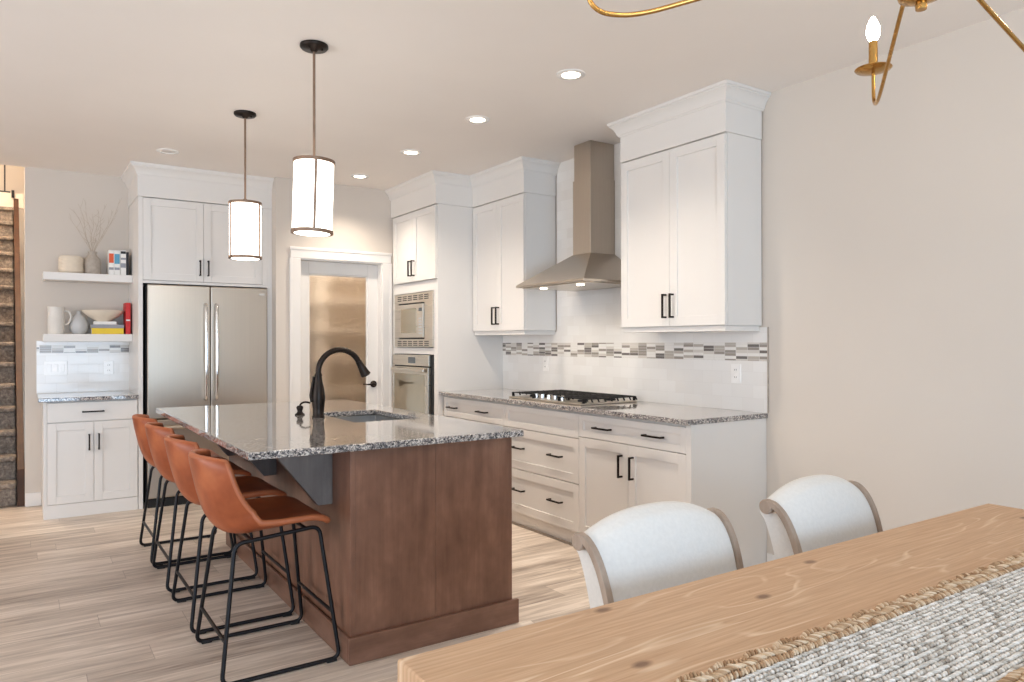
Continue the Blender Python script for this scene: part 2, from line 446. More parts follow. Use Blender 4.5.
# wall behind the camera with the patio window, left wall with an unseen opening made for the side fill
b = B(); b.box(-4.1, -2.0, -3.7, -3.6, 0, CEIL); b.box(1.8, XR, -3.7, -3.6, 0, CEIL); b.box(-2.0, 1.8, -3.7, -3.6, 2.35, CEIL); b.box(-2.0, 1.8, -3.7, -3.6, 0, .1)
struct('wall_front', b, 'wall_paint')
b = B(); b.box(-4.1, -4, -3.7, .7, 0, CEIL); b.box(-4.1, -4, 5.3, 7.2, 0, CEIL); b.box(-4.1, -4, .7, 5.3, 0, .45); b.box(-4.1, -4, .7, 5.3, 2.4, CEIL)
struct('wall_left', b, 'wall_paint')
b = B()
for x in (-2.0, -.14, 1.73): b.box(x, x+.07, -3.68, -3.62, .17, 2.28)
b.box(-2.0, 1.8, -3.68, -3.62, .1, .17); b.box(-2.0, 1.8, -3.68, -3.62, 2.28, 2.35)
struct('window_1', b, 'trim_white')
b = B()
for y in (.7, 2.95, 5.23): b.box(-4.08, -4.02, y, y+.07, .52, 2.33)
b.box(-4.08, -4.02, .7, 5.3, .45, .52); b.box(-4.08, -4.02, .7, 5.3, 2.33, 2.4)
struct('window_2', b, 'trim_white')  # unseen window, positioned to match the added side light
struct('baseboard_right', B().box(XR-.014, XR-.0005, -3.55, 2.69, 0.0005, .11), 'trim_white', .003)
struct('baseboard_back', B().box(0.016, .126, YB-.014, YB-.0005, .0005, .11), 'trim_white', .003)
# door casing of the pantry
b = B(); c0 = YP-.018
b.box(1.94, 2.027, c0, YP-.0005, 0.0005, 2.067); b.box(2.801, 2.888, c0, YP-.0005, .0005, 2.067); b.box(1.94, 2.888, c0, YP-.0005, 2.0675, 2.155)
b.box(1.932, 1.955, c0-.006, YP-.0005, .0005, 2.067); b.box(2.873, 2.896, c0-.006, YP-.0005, .0005, 2.067); b.box(1.932, 2.896, c0-.006, YP-.0005, 2.14, 2.165)
b.box(2.0225, 2.036, YP, YP+.12, .0005, 2.069); b.box(2.792, 2.8055, YP, YP+.12, .0005, 2.069); b.box(2.036, 2.792, YP, YP+.12, 2.056, 2.069)
struct('trim_1', b, 'trim_white', .003)
# pantry door, frosted glass
DY = YP+.075
b = B(); b.box(2.037, 2.128, DY, DY+.036, .012, 2.055); b.box(2.69, 2.791, DY, DY+.036, .012, 2.055)
b.box(2.128, 2.69, DY, DY+.036, 1.945, 2.055); b.box(2.128, 2.69, DY, DY+.036, .012, .23)
for x0, x1 in ((2.128, 2.140), (2.678, 2.69)): b.box(x0, x1, DY+.008, DY+.03, .23, 1.945)
b.box(2.14, 2.678, DY+.008, DY+.03, .23, .242); b.box(2.14, 2.678, DY+.008, DY+.03, 1.933, 1.945)
dr = struct('door_1', b, 'trim_white', .003)
obj('glass_pane', B().box(2.14, 2.678, DY+.015, DY+.021, .242, 1.933), 'pantry_glass', dr)
hx, hz = 2.745, .935
b = B(); Mx = Euler((PI/2, 0, 0)).to_matrix()
b.lathe([(0, 0), (.032, 0), (.032, .008), (.026, .014), (.013, .018), (.011, .05), (0, .05)], (hx, DY, hz), 24, Mx)
b.tube(spline([(hx, DY-.045, hz), (hx-.03, DY-.05, hz+.003), (hx-.075, DY-.05, hz), (hx-.12, DY-.047, hz+.004)]), [.011]*8+[.008]*8+[.006]*9, 10)
obj('door_handle', b, 'door_handle_metal', dr, smooth=40)
# pantry inside
pt = thing('pantry_shelving', 'white pantry shelves blurred behind the frosted glass door', 'shelves', (2.7, 7.85, 0))
for z in (.42, .80, 1.15, 1.48, 1.80, 2.1):
    obj('shelf_board', B().box(1.935, XR-.005, 7.62, 8.095, z-.02, z), 'trim_white', pt)
obj('upright', B().box(2.68, 2.70, 7.64, 8.095, 0.0005, 2.3), 'trim_white', pt)
light('pantry_lamp', 'POINT', (2.5, 7.1, 2.55), 38, (1, .86, .70), radius=.12)

# ------------------------------------------------------------------ stairs up behind the alcove wall
st = thing('staircase', 'carpeted staircase with oak stringer rising behind the shelf wall', 'stairs', (-.6, 7.2, 0))
RISE, RUN = .1913, .205
b = B(); NST = 15
for k in range(NST):
    y0 = 7.2+k*RUN; z = (k+1)*RISE
    b.box(-1.29, -.040-k*.0034, y0, y0+RUN+.004 if k < NST-1 else y0+.3, .001 if k == 0 else z-RISE-.05, z-.018)
    b.box(-1.29, -.040-k*.0034, y0-.034, y0+RUN+.004, z-.045, z)
obj('carpeted_steps', b, 'stair_carpet', st, .018, 4)
y1 = 7.2+NST*RUN; zt = NST*RISE
sx = -.036; ex = sx-NST*.0034
b = B().prism([(sx, 7.165, .0005), (sx, 7.165, .30), (ex, y1, zt+.14), (ex, y1, zt-.3), (sx-.007, 7.6, .0005)], (.049, 0, 0))
obj('stringer', b, 'wood_oak', st, .003)
lf = thing('stair_landing', 'pale upper landing edge with dark balusters above the stairs', 'railing', (-.65, y1+.31, 0))
obj('fascia', B().box(-1.29, .012, y1+.30, y1+.36, 2.95, 3.12), 'fascia', lf)
for k in range(9):
    x = -.176-k*.1
    obj('baluster', B().box(x-.008, x+.008, y1+.32, y1+.336, 3.12, 3.98), 'black_metal', lf)
obj('handrail', B().box(-1.29, .012, y1+.30, y1+.36, 3.98, 4.04), 'wood_oak', lf, .005)
obj('bottom_rail', B().box(-1.29, -.12, y1+.315, y1+.34, 3.1205, 3.14), 'black_metal', lf)
obj('newel_bracket', B().box(-.11, -.08, y1+.27, y1+.30, 3.06, 3.15), 'black_metal', lf, .004)
light('stair_lamp', 'POINT', (-.6, 8.0, 4.7), 170, (1, .88, .72), radius=.15)

# ------------------------------------------------------------------ range wall: tile, base cabinets, worktop
b = B().box(XR-.008, XR-.0004, 2.684, 5.5, .9145, 1.2130); b.box(XR-.008, XR-.0004, 2.684, 5.5, 1.3205, 1.41); b.box(XR-.008, XR-.0004, 3.588, 4.68, 1.41, CEIL-.001)
struct('trim_2', b, 'subway_tile')
struct('trim_3', B().box(XR-.010, XR-.0004, 2.684, 5.5, 1.2135, 1.320), 'mosaic')
struct('trim_4', B().box(XR-.011, XR-.0004, 2.679, 2.684, .9145, 1.41), 'stone_grey')

TOE, BT = .105, .884
FX = 2.945
def base_run(name, label, y0, y1, side=None):
    t = thing(name, label, 'cabinet', (FX+.3, (y0+y1)/2, 0))
    b = B().box(FX+.021, XR-.003, y0+.001, y1-.001, TOE, BT-.0005); b.box(FX+.038, XR-.003, y0+.001, y1-.001, .0005, TOE)
    obj('carcass', b, 'cabinet_white', t)
    obj('toe_strip', B().box(FX+.026, FX+.0375, y0+.001, y1-.001, .0005, .014), 'stone_grey', t)
    return t
G = .0022
# corner drawer cabinet next to the oven tower
t = base_run('base_cabinet', 'white base cabinet under the granite worktop beside the oven tower', 4.50, 5.47)
d = obj('drawer', shaker('x', FX, 4.50+G, 5.47-G-.03, .712, .868, .042), 'cabinet_white', t, .0015)
pull('x', FX, 5.27, .79, .14, False, d); pull('x', FX, 4.80, .79, .14, False, d)
for y0, y1, hy in ((4.50+G, 4.97-G/2, 4.93), (4.97+G/2, 5.47-G-.03, 5.01)):
    d = obj('door', shaker('x', FX, y0, y1, TOE+.004, .706), 'cabinet_white', t, .0015); pull('x', FX, hy, .60, .14, True, d)
# cooktop drawer bank
t = base_run('drawer_cabinet', 'white cabinet of deep drawers directly under the gas cooktop', 3.64, 4.50)
obj('false_front', shaker('x', FX, 3.64+G, 4.50-G, .712, .868, .042), 'cabinet_white', t, .0015)
for z0, z1 in ((.420, .706), (TOE+.004, .414)):
    d = obj('drawer', shaker('x', FX, 3.64+G, 4.50-G, z0, z1), 'cabinet_white', t, .0015)
    zc = z0+(z1-z0)*.53
    pull('x', FX+.009, 4.325, zc, .14, False, d); pull('x', FX+.009, 3.885, zc, .14, False, d)
# end cabinet
t = base_run('base_cabinet', 'white two-door base cabinet with exposed side at the free end of the range worktop', 2.70, 3.64)
d = obj('drawer', shaker('x', FX, 2.733, 3.64-G, .727, .868, .042), 'cabinet_white', t, .0015)
pull('x', FX, 3.40, .797, .15, False, d); pull('x', FX, 2.965, .797, .15, False, d)
for y0, y1, hy in ((3.187, 3.64-G, 3.235), (2.733, 3.183, 3.140)):
    d = obj('door', shaker('x', FX, y0, y1, TOE+.004, .722), 'cabinet_white', t, .0015); pull('x', FX, hy, .592, .135, True, d)
obj('end_panel', B().box(FX+.0205, XR-.002, 2.697, 2.7005, .0005, BT-.0005).box(FX-.001, FX+.02, 2.697, 2.7308, .0005, BT-.0005), 'cabinet_white', t)
o = obj('worktop', B().box(2.912, XR-.0005, 2.687, 5.474, .8845, .914), 'granite', bevel=.004)
tag(rebase(o, (3.24, 4.08, .8845)), 'long speckled granite worktop on the range wall cabinets', 'countertop')

# ------------------------------------------------------------------ gas cooktop
ck = thing('gas_cooktop', 'stainless gas cooktop with black grates set in the worktop under the hood', 'cooktop', (3.26, 4.10, .914))
obj('tray', B().box(3.0, 3.5, 3.69, 4.53, .9145, .926), 'steel_oven', ck, .004)
for yc, w in ((3.825, .13), (4.105, .135), (4.385, .13)):
    b = B(); zg = .957; xa = 3.02 if yc != 4.105 else 3.115
    for y in (yc-w, yc+w): b.box(xa, 3.485, y-.004, y+.004, zg-.008, zg-.001)
    for k in range(9):
        x = 3.03+k*.056
        if x < xa: continue
        b.box(x-.004, x+.004, yc-w-.006, yc+w+.006, zg-.006, zg)
        if k % 2 == 0 or yc != 4.105:
            for y in (yc-w-.004, yc+w+.004): b.prism([(x-.004, y, zg-.002), (x+.004, y, zg-.002), (x+.018, y, .930), (x+.010, y, .930)], (0, .008 if y > yc else -.008, 0))
    b.box(xa, 3.485, yc-.004, yc+.004, zg-.007, zg)
    for y in (yc-w, yc+w):
        for x in (xa+.01, 3.475): b.box(x-.007, x+.007, y-.007, y+.007, .9265, zg-.001)
    obj('grate', b, 'cast_iron', ck)
for x, y, r in ((3.13, 3.825, .036), (3.37, 3.825, .042), (3.28, 4.105, .055), (3.13, 4.385, .036), (3.37, 4.385, .042)):
    obj('burner', B().lathe([(r, .9262), (r, .934), (r*.8, .940), (0, .940)], (x, y, 0), 24), 'black_metal', ck, smooth=40)
for k in range(5):
    obj('knob', B().lathe([(.019, .9262), (.019, .930), (.016, .933), (.015, .956), (.012, .958), (0, .958)], (3.055, 3.955+k*.075, 0), 20), 'chrome', ck, smooth=40)

# ------------------------------------------------------------------ wall cabinets
def upper(name, label, y0, y1, mid, hz=1.543):
    x0 = 3.25; t = thing(name, label, 'cabinet', (3.41, (y0+y1)/2, 1.4))
    obj('carcass', B().box(x0+.021, XR-.0095, y0, y1, 1.418, 2.4955), 'cabinet_white', t)
    for a, c, hy in ((y0+.004, mid-G/2, mid-.03), (mid+G/2, y1-.004, mid+.03)):
        d = obj('door', shaker('x', x0, a, c, 1.42, 2.488), 'cabinet_white', t, .0015); pull('x', x0, hy, hz, .147, True, d)
    obj('frieze', B().box(x0-.002, XR-.0095, y0-.005, y1+.0, 2.497, 2.664), 'cabinet_white', t, .002)
    obj('light_rail', B().box(x0+.014, XR-.0098, y0+.014, y1-.006, 1.386, 1.4175), 'cabinet_white', t, .002)
    return t
t = upper('wall_cabinet', 'white two-door wall cabinet with crown to the right of the range hood', 2.722, 3.58, 3.145)
crown([(XR-.0095, 3.58, 0, 1), (3.25, 3.58, -1, 1), (3.25, 2.72, -1, -1), (XR-.001, 2.72, 0, -1)], t)
t = upper('wall_cabinet', 'white two-door wall cabinet between oven tower and range hood', 4.692, 5.472, 5.082)
crown([(3.25, 5.472, -1, 0), (3.25, 4.69, -1, -1), (XR-.0095, 4.69, 0, -1)], t)

# oven tower
TX = 2.91; ty0, ty1 = 5.476, 6.345
t = thing('oven_cabinet', 'tall white cabinet tower holding the microwave and wall oven', 'cabinet', (3.24, 5.92, 0))
b = B(); b.box(TX+.02, XR-.002, ty0, ty0+.02, .0005, 2.4955); b.box(TX+.02, XR-.002, ty1-.02, ty1, .0005, 2.4955)
b.box(TX+.02, XR-.002, ty0+.02, ty1-.02, 1.84, 2.4955); b.box(TX+.02, XR-.002, ty0+.02, ty1-.02, .1, .58); b.box(XR-.02, XR-.002, ty0+.02, ty1-.02, .58, 1.84)
b.box(TX+.02, XR-.02, ty0+.02, ty1-.02, 1.24, 1.26)
obj('carcass', b, 'cabinet_white', t)
b = B(); b.box(TX, TX+.02, ty0, 5.545, .0005, 1.862); b.box(TX, TX+.02, 6.335, YP-.001, .0005, 2.4955); b.box(TX, TX+.02, 5.545, 6.335, 1.77, 1.862); b.box(TX, TX+.02, 5.545, 6.335, 1.222, 1.28)
b.box(TX, TX+.02, ty0, 5.484, 1.862, 2.4955)
obj('face_frame', b, 'cabinet_white', t, .0015)
for a, c, hy in ((5.487, 5.909, 5.88), (5.912, 6.332, 5.945)):
    d = obj('door', shaker('x', TX-.018, a, c, 1.867, 2.488), 'cabinet_white', t, .0015); pull('x', TX-.018, hy, 1.985, .14, True, d)
d = obj('drawer', shaker('x', TX-.018, 5.487, 6.332, .12, .585), 'cabinet_white', t, .0015); pull('x', TX-.018, 5.91, .46, .2, False, d)
obj('frieze', B().box(TX-.02, XR-.002, ty0-.003, YP-.001, 2.497, 2.664), 'cabinet_white', t, .002)
crown([(3.25-.001, ty0, 0, -1), (TX-.018, ty0, -1, -1), (TX-.018, YP-.001, -1, 0)], t)
def ovenglass():
    k = N('oven_glass'); k.set(Base_Color=(*lin((72, 62, 44)), 1), Roughness=.04, Metallic=.55); k.set(Specular_IOR_Level=.8)
    n = k.noise(k.coord(), 4, 2); k.l(k.ramp(n, [(0, lin((150, 136, 112))), (1, lin((162, 146, 120)))]), k.p.inputs['Base Color']); MATS['oven_glass'] = k.m
ovenglass()
# microwave
m = thing('microwave', 'built-in stainless microwave with vented trim above the wall oven', 'microwave', (3.1, 5.925, 1.285))
b = B(); f0 = TX-.012
b.box(f0, TX-.0005, 5.542, 5.70, 1.285, 1.765); b.box(f0, TX-.0005, 6.225, 6.308, 1.285, 1.765); b.box(f0, TX-.0005, 5.70, 6.225, 1.285, 1.355); b.box(f0, TX-.0005, 5.70, 6.225, 1.680, 1.765)
obj('trim_frame', b, 'steel_oven', m, .002)
for z0 in (1.297, 1.703):
    b = B()
    for k in range(6):
        a = 5.62+k*.108
        for q in range(3): b.box(f0-.0012, f0+.002, a, a+.082, z0+q*.017, z0+q*.017+.008)
    obj('vent_slots', b, 'black_gap', m)
obj('body', B().box(TX-.004, TX+.4, 5.702, 6.223, 1.357, 1.678), 'black_gap', m)
obj('door', B().box(TX-.020, TX-.004, 5.712, 6.213, 1.368, 1.668), 'steel_oven', m, .004)
obj('window', B().box(TX-.0225, TX-.020, 5.845, 6.155, 1.41, 1.63), 'oven_glass', m, .001)
b = B()
for q in range(6): b.box(TX-.0215, TX-.020, 5.735, 5.795, 1.40+q*.026, 1.414+q*.026)
obj('keypad', b, 'ceramic_grey', m)
obj('display', B().box(TX-.0215, TX-.020, 5.735, 5.795, 1.60, 1.63), 'black_glass', m)
# wall oven
m = thing('wall_oven', 'stainless wall oven with glass door below the microwave', 'oven', (3.1, 5.94, .6))
obj('body', B().box(TX-.002, TX+.55, 5.55, 6.333, .59, 1.218), 'black_gap', m)
obj('control_panel', B().box(TX-.022, TX-.002, 5.60, 6.333, 1.118, 1.215), 'steel_oven', m, .003)
obj('display', B().box(TX-.0235, TX-.0215, 5.86, 6.0, 1.14, 1.195), 'black_glass', m)
b = B(); d0, d1 = TX-.03, TX-.002
b.box(d0, d1, 5.60, 5.66, .60, 1.108); b.box(d0, d1, 6.295, 6.333, .60, 1.108); b.box(d0, d1, 5.66, 6.295, .60, .65); b.box(d0, d1, 5.66, 6.295, 1.045, 1.108)
dd = obj('door', b, 'steel_oven', m, .003)
obj('glass', B().box(d0+.003, d1, 5.655, 6.30, .645, 1.05), 'oven_glass', dd)
b = B(); b.box(d0-.032, d0-.014, 5.64, 6.28, 1.066, 1.096)
for y in (5.68, 6.24): b.box(d0-.016, d0, y-.012, y+.012, 1.070, 1.092)
obj('handle', b, 'steel_oven', dd, .006)

# ------------------------------------------------------------------ range hood
hd = thing('range_hood', 'stainless pyramid range hood with square chimney above the cooktop', 'range hood', (3.3, 4.06, 1.72))
hx0, hy0, hy1, hz0, hz1 = 3.0, 3.655, 4.435, 1.72, 1.738
cx0, cy0, cy1 = 3.335, 3.985, 4.185
xw = XR-.0085
b = B().hexa([(hx0, hy0, hz1), (xw, hy0, hz1), (xw, hy1, hz1), (hx0, hy1, hz1)], [(cx0-.004, cy0-.004, 1.957), (xw, cy0-.004, 1.957), (xw, cy1+.004, 1.957), (cx0-.004, cy1+.004, 1.957)])
b.box(hx0, xw, hy0, hy1, hz0+.002, hz1)
obj('canopy', b, 'steel_hood', hd, .002)
obj('filter_panel', B().box(hx0+.04, xw-.03, hy0+.03, hy1-.03, hz0-.004, hz0+.002), 'steel_oven', hd)
obj('lower_chimney', B().box(cx0, xw, cy0, cy1, 1.957, 2.495), 'steel_hood', hd, .0015)
obj('upper_chimney', B().box(cx0+.007, xw, cy0+.007, cy1-.007, 2.495, CEIL-.001), 'steel_hood', hd, .0015)
for y in (4.28, 3.86):
    obj('hood_lamp', B().lathe([(0, 0), (.022, 0), (.026, .003), (.026, .006), (0, .006)], (3.14, y, hz0-.010), 20), 'lamp_lens', hd, smooth=40)
    light('hood_light', 'SPOT', (3.14, y, hz0-.02), 5, (1, .86, .68), (0, -.25, 0), spot=2.2, radius=.025)

# ------------------------------------------------------------------ refrigerator wall
t = thing('refrigerator_cabinet', 'white cabinet surround with two doors above the refrigerator', 'cabinet', (1.29, 6.8, 0))
FY = 6.495
b = B(); b.box(.766, .798, FY, YB-.001, .0005, 2.4955); b.box(1.775, 1.8155, FY, YB-.001, .0005, 2.4955); b.box(.798, 1.775, FY+.022, YB-.001, 1.83, 2.4955)
b.box(.798, 1.775, FY, FY+.02, 1.806, 1.828); b.box(1.732, 1.775, FY, FY+.02, 1.828, 2.4955)
obj('carcass', b, 'cabinet_white', t, .001)
for a, c, hx in ((.80, 1.254-G/2, 1.224), (1.254+G/2, 1.730, 1.288)):
    d = obj('door', shaker('y', FY-.001, a, c, 1.832, 2.488), 'cabinet_white', t, .0015); pull('y', FY-.001, hx, 1.945, .13, True, d)
obj('frieze', B().box(.760, 1.8155, FY-.005, YB-.001, 2.497, 2.664), 'cabinet_white', t, .002)
crown([(.766, YB-.001, -1, 0), (.766, FY, -1, -1), (1.8155, FY, 0, -1)], t)

fr = thing('refrigerator', 'stainless french door refrigerator with bottom freezer beside the open shelves', 'refrigerator', (1.31, 6.8, 0))
RY = 6.475
obj('cabinet_body', B().box(.822, 1.772, RY+.06, YB-.03, .03, 1.79), 'black_gap', fr)
obj('door', B().box(.828, 1.301, RY, RY+.058, .715, 1.796), 'steel_fridge', fr, .008, 3)
obj('door', B().box(1.307, 1.772, RY, RY+.058, .715, 1.796), 'steel_fridge', fr, .008, 3)
obj('freezer_drawer', B().box(.828, 1.772, RY, RY+.058, .075, .705), 'steel_fridge', fr, .008, 3)
obj('base_grille', B().box(.835, 1.765, RY+.02, RY+.06, .0005, .07), 'black_gap', fr)
for x, nm in ((1.262, 0), (1.345, 1)):
    P = spline([(x, RY, 1.64), (x, RY-.035, 1.62), (x, RY-.055, 1.45), (x, RY-.06, 1.25), (x, RY-.055, 1.05), (x, RY-.035, .88), (x, RY, .86)], 6)
    obj('door_handle', B().tube(P, .0155, 12), 'chrome', fr, smooth=60)
P = fillet([(.87, RY, .645), (.87, RY-.06, .645), (1.73, RY-.06, .645), (1.73, RY, .645)], .03)
obj('drawer_handle', B().tube(P, .017, 12), 'steel_fridge', fr, smooth=60)
obj('badge', B().box(1.70, 1.745, RY-.002, RY, 1.735, 1.752), 'chrome', fr)

# ------------------------------------------------------------------ alcove: base cabinet, worktop, tile, shelves
t = thing('sideboard_cabinet', 'small white base cabinet with drawer and two doors below the open shelves', 'cabinet', (.445, 6.8, 0))
obj('carcass', B().box(.128, .762, FY+.021, YB-.002, .001, .8835).box(.128, .762, FY+.004, FY+.02, .0008, .104).box(.128, .150, FY, FY+.02, .104, .8835), 'cabinet_white', t, .001)
d = obj('drawer', slab('y', FY, .152, .760, .726, .874), 'cabinet_white', t, .003); pull('y', FY, .452, .80, .15, False, d)
for a, c, hx in ((.152, .4555, .425), (.4585, .760, .490)):
    d = obj('door', shaker('y', FY, a, c, .108, .720), 'cabinet_white', t, .0015); pull('y', FY, hx, .566, .125, True, d)
o = obj('worktop', B().box(.094, .7645, 6.463, YB-.0095, .884, .914), 'granite', bevel=.004)
tag(rebase(o, (.43, 6.8, .884)), 'short granite worktop on the small cabinet below the shelves', 'countertop')
b = B().box(.094, .7655, YB-.008, YB-.0004, .9145, 1.2445); b.box(.094, .7655, YB-.008, YB-.0004, 1.3105, 1.345)
struct('trim_5', b, 'subway_tile')
struct('trim_6', B().box(.094, .7655, YB-.010, YB-.0004, 1.245, 1.310), 'mosaic')
for z, lab in ((1.893, 'upper white floating shelf holding the vase of twigs'), (1.400, 'lower white floating shelf holding the jug and the stacked books')):
    o = obj('floating_shelf', B().box(.135, .7655, 6.865, YB-.0005, z-.062, z), 'trim_white', bevel=.003)
    tag(rebase(o, (.45, 6.99, z-.062)), lab, 'shelf', 'floating shelves in the alcove')
def outlet(ax, pl, a, z, w, label, n=1, kind='wall_outlet'):
    t = thing(kind, label, 'outlet' if kind == 'wall_outlet' else 'switch', (pl, a, z) if ax == 'x' else (a, pl, z))
    obj('cover_plate', ab(B(), ax, pl-.006, pl-.0004, a-w/2, a+w/2, z-.058, z+.058), 'plastic_white', t, .002)
    for k in range(n):
        c = a+(k-(n-1)/2)*.046
        if kind == 'wall_outlet':
            for s in (-1, 1):
                q = obj('socket', ab(B(), ax, pl-.0085, pl-.006, c-.016, c+.016, z+s*.022-.014, z+s*.022+.014), 'plastic_white', t, .003)
                bb = B()
                for e in (-.006, .006): ab(bb, ax, pl-.0092, pl-.0085, c+e-.0012, c+e+.0012, z+s*.022-.004, z+s*.022+.006)
                obj('slots', bb, 'black_gap', q)
        else:
            obj('rocker', ab(B(), ax, pl-.010, pl-.006, c-.016, c+.016, z-.033, z+.033), 'plastic_white', t, .002)
    return t
outlet('x', XR-.008, 2.905, 1.135, .072, 'white wall outlet on the tile near the free end of the range worktop')
outlet('x', XR-.008, 4.83, 1.147, .072, 'white wall outlet on the tile to the left of the cooktop')
outlet('y', YB-.008, .226, 1.12, .165, 'white three-gang switch plate on the alcove tile', 3, 'light_switch')
outlet('y', YB-.008, .61, 1.115, .072, 'white wall outlet on the alcove tile beside the refrigerator cabinet')

# things on the upper shelf (top z = 1.893)
z0 = 1.8935; SY = 6.98
prof = [(0, 0), (.072, 0), (.086, .012)]
for k in range(9):
    z = .02+k*.0125; prof += [(.091, z), (.0875, z+.006)]
prof += [(.084, .138), (.074, .142), (.070, .138), (.072, .02), (0, .015)]
o = obj('ribbed_pot', B().lathe(prof, (.33, SY, z0), 36), 'ceramic_cream', smooth=50)
tag(rebase(o, (.33, SY, z0)), 'ribbed cream pot on the upper shelf, left of the grey vase', 'pot')
o = obj('vase', B().lathe([(0, 0), (.052, 0), (.060, .01), (.062, .10), (.057, .13), (.036, .155), (.029, .170), (.034, .190), (.026, .190), (.022, .165), (.04, .12), (.04, .02), (0, .02)], (.482, SY, z0), 32), 'stone_grey', smooth=50)
tag(rebase(o, (.482, SY, z0)), 'grey stoneware vase holding dry twigs on the upper shelf', 'vase')
tw = thing('dried_twigs', 'pale dry twigs standing in the grey vase on the upper shelf', 'twigs', (.482, SY, z0+.03))
rng = random.Random(5)
for k, (ex, ey, ez) in enumerate([(-.14, .0, .48), (-.10, .05, .55), (-.05, -.03, .57), (.0, .04, .46), (.045, .0, .50), (.10, -.04, .55), (.15, .03, .50), (.20, -.02, .62), (-.17, -.02, .40), (.02, -.05, .36)]):
    b = B(); base = Vector((.482+rng.uniform(-.01, .01), SY+rng.uniform(-.01, .01), z0+.03)); tip = Vector((.482+ex, SY+ey, z0+.12+ez*.85))
    neck = Vector((.482+ex*.06, SY+ey*.06, z0+.185))
    P = spline([base, neck, neck.lerp(tip, .35)+Vector((rng.uniform(-.012, .012), 0, 0)), neck.lerp(tip, .7)+Vector((rng.uniform(-.02, .02), 0, 0)), tip], 5)
    m = len(P); b.tube(P, [.0026*(1-.65*i/m) for i in range(m)], 6)
    for q in range(5):
        i = int(m*(.4+.12*q)); i = min(i, m-2); p = P[i]; dv = Vector((rng.uniform(-.05, .05), rng.uniform(-.03, .03), rng.uniform(.03, .07)))
        b.tube([p, p+dv*.55+Vector((.004, 0, 0)), p+dv], [.0013, .0011, .0008], 5)
    obj('twig', b, 'twig', tw)
def book(x0, x1, y0, y1, z0, z1, spine, label, band=None, flat=False, group=None, sp='-y'):
    cx, cy = (x0+x1)/2, (y0+y1)/2; t = thing('book', label, 'book', (cx, cy, z0), group); c = .003
    b = B()
    if flat:
        b.box(x0, x1, y0, y1, z0, z0+c); b.box(x0, x1, y0, y1, z1-c, z1); b.box(x0, x1, y0, y0+c, z0+c, z1-c)
        obj('cover', b, spine, t, .001); obj('pages', B().box(x0+.004, x1-.004, y0+c, y1-.005, z0+c, z1-c), 'paper', t)
    else:
        b.box(x0, x0+c, y0, y1, z0, z1); b.box(x1-c, x1, y0, y1, z0, z1); b.box(x0+c, x1-c, y0, y0+c, z0, z1)
        obj('cover', b, spine, t, .001); obj('pages', B().box(x0+c, x1-c, y0+c, y1-.004, z0+.004, z1-.005), 'paper', t)
    for k, (mat, a0, a1) in enumerate(band or []):
        if flat: obj('spine_label', B().box(x0+(x1-x0)*a0, x0+(x1-x0)*a1, y0-.0008, y0, z0+.25*(z1-z0), z0+.75*(z1-z0)), mat, t)
        else: obj('spine_label', B().box(x0+.002, x1-.002, y0-.0008, y0, z0+(z1-z0)*a0, z0+(z1-z0)*a1), mat, t)
    return t
g1 = 'books standing on the upper shelf'
book(.594, .632, 6.90, 7.06, z0, z0+.205, 'book_white', 'white book with an orange block on its spine, upper shelf', [('book_orange', .48, .86), ('book_grey', .2, .3)], group=g1)
book(.634, .676, 6.90, 7.07, z0, z0+.205, 'book_white', 'white book with a blue block on its spine, upper shelf', [('book_blue', .45, .85), ('book_grey', .2, .3)], group=g1)
book(.680, .722, 6.90, 7.08, z0, z0+.208, 'book_white', 'white book with black lettering marks on its spine, upper shelf', [('book_black', .86, .96), ('book_grey', .62, .70), ('book_grey', .3, .48)], group=g1)
book(.724, .742, 6.90, 7.06, z0, z0+.195, 'book_black', 'thin black book against the refrigerator cabinet, upper shelf', group=g1)
# lower shelf (top z = 1.400)
z1 = 1.4005
t = thing('jug', 'white ceramic jug with handle at the left of the lower shelf', 'jug', (.243, SY, z1))
obj('body', B().lathe([(0, 0), (.056, 0), (.060, .006), (.058, .205), (.062, .218), (.056, .218), (.053, .20), (.052, .02), (0, .018)], (.225, SY, z1), 32), 'ceramic_white', t, smooth=50)
obj('handle', B().tube(spline([(.281, SY, z1+.185), (.312, SY-.01, z1+.182), (.328, SY-.012, z1+.14), (.312, SY-.01, z1+.09), (.282, SY, z1+.07)], 6), .007, 8), 'ceramic_white', t, smooth=60)
o = obj('bottle_vase', B().lathe([(0, 0), (.045, 0), (.064, .03), (.070, .07), (.062, .11), (.045, .145), (.018, .165), (.016, .185), (.021, .192), (.012, .19), (.01, .16), (0, .15)], (.385, 7.025, z1), 32), 'ceramic_grey', smooth=50)
tag(rebase(o, (.385, 7.025, z1)), 'round pale grey bottle vase between jug and stacked books', 'vase')
g2 = 'books lying in a stack under the bowl'
book(.470, .702, 6.885, 7.06, z1, z1+.048, 'book_yellow', 'yellow book lying at the bottom of the stack, lower shelf', flat=True, group=g2)
book(.464, .706, 6.89, 7.07, z1+.0485, z1+.078, 'book_grey', 'grey book lying in the middle of the stack, lower shelf', flat=True, group=g2)
book(.485, .650, 6.895, 7.06, z1+.0785, z1+.104, 'book_white', 'white book lying on top of the stack under the bowl', flat=True, group=g2)
zb = z1+.1045
o = obj('bowl', B().lathe([(0, 0), (.05, 0), (.055, .008), (.11, .04), (.150, .078), (.156, .092), (.150, .092), (.14, .075), (.10, .045), (.05, .02), (0, .016)], (.56, 6.972, zb), 40), 'ceramic_cream', smooth=50)
tag(rebase(o, (.56, 6.972, zb)), 'wide pale bowl sitting on the stacked books, lower shelf', 'bowl')
book(.716, .752, 6.87, 7.05, z1, z1+.262, 'book_red', 'red book standing against the refrigerator cabinet, lower shelf', [('book_white', .42, .46)])

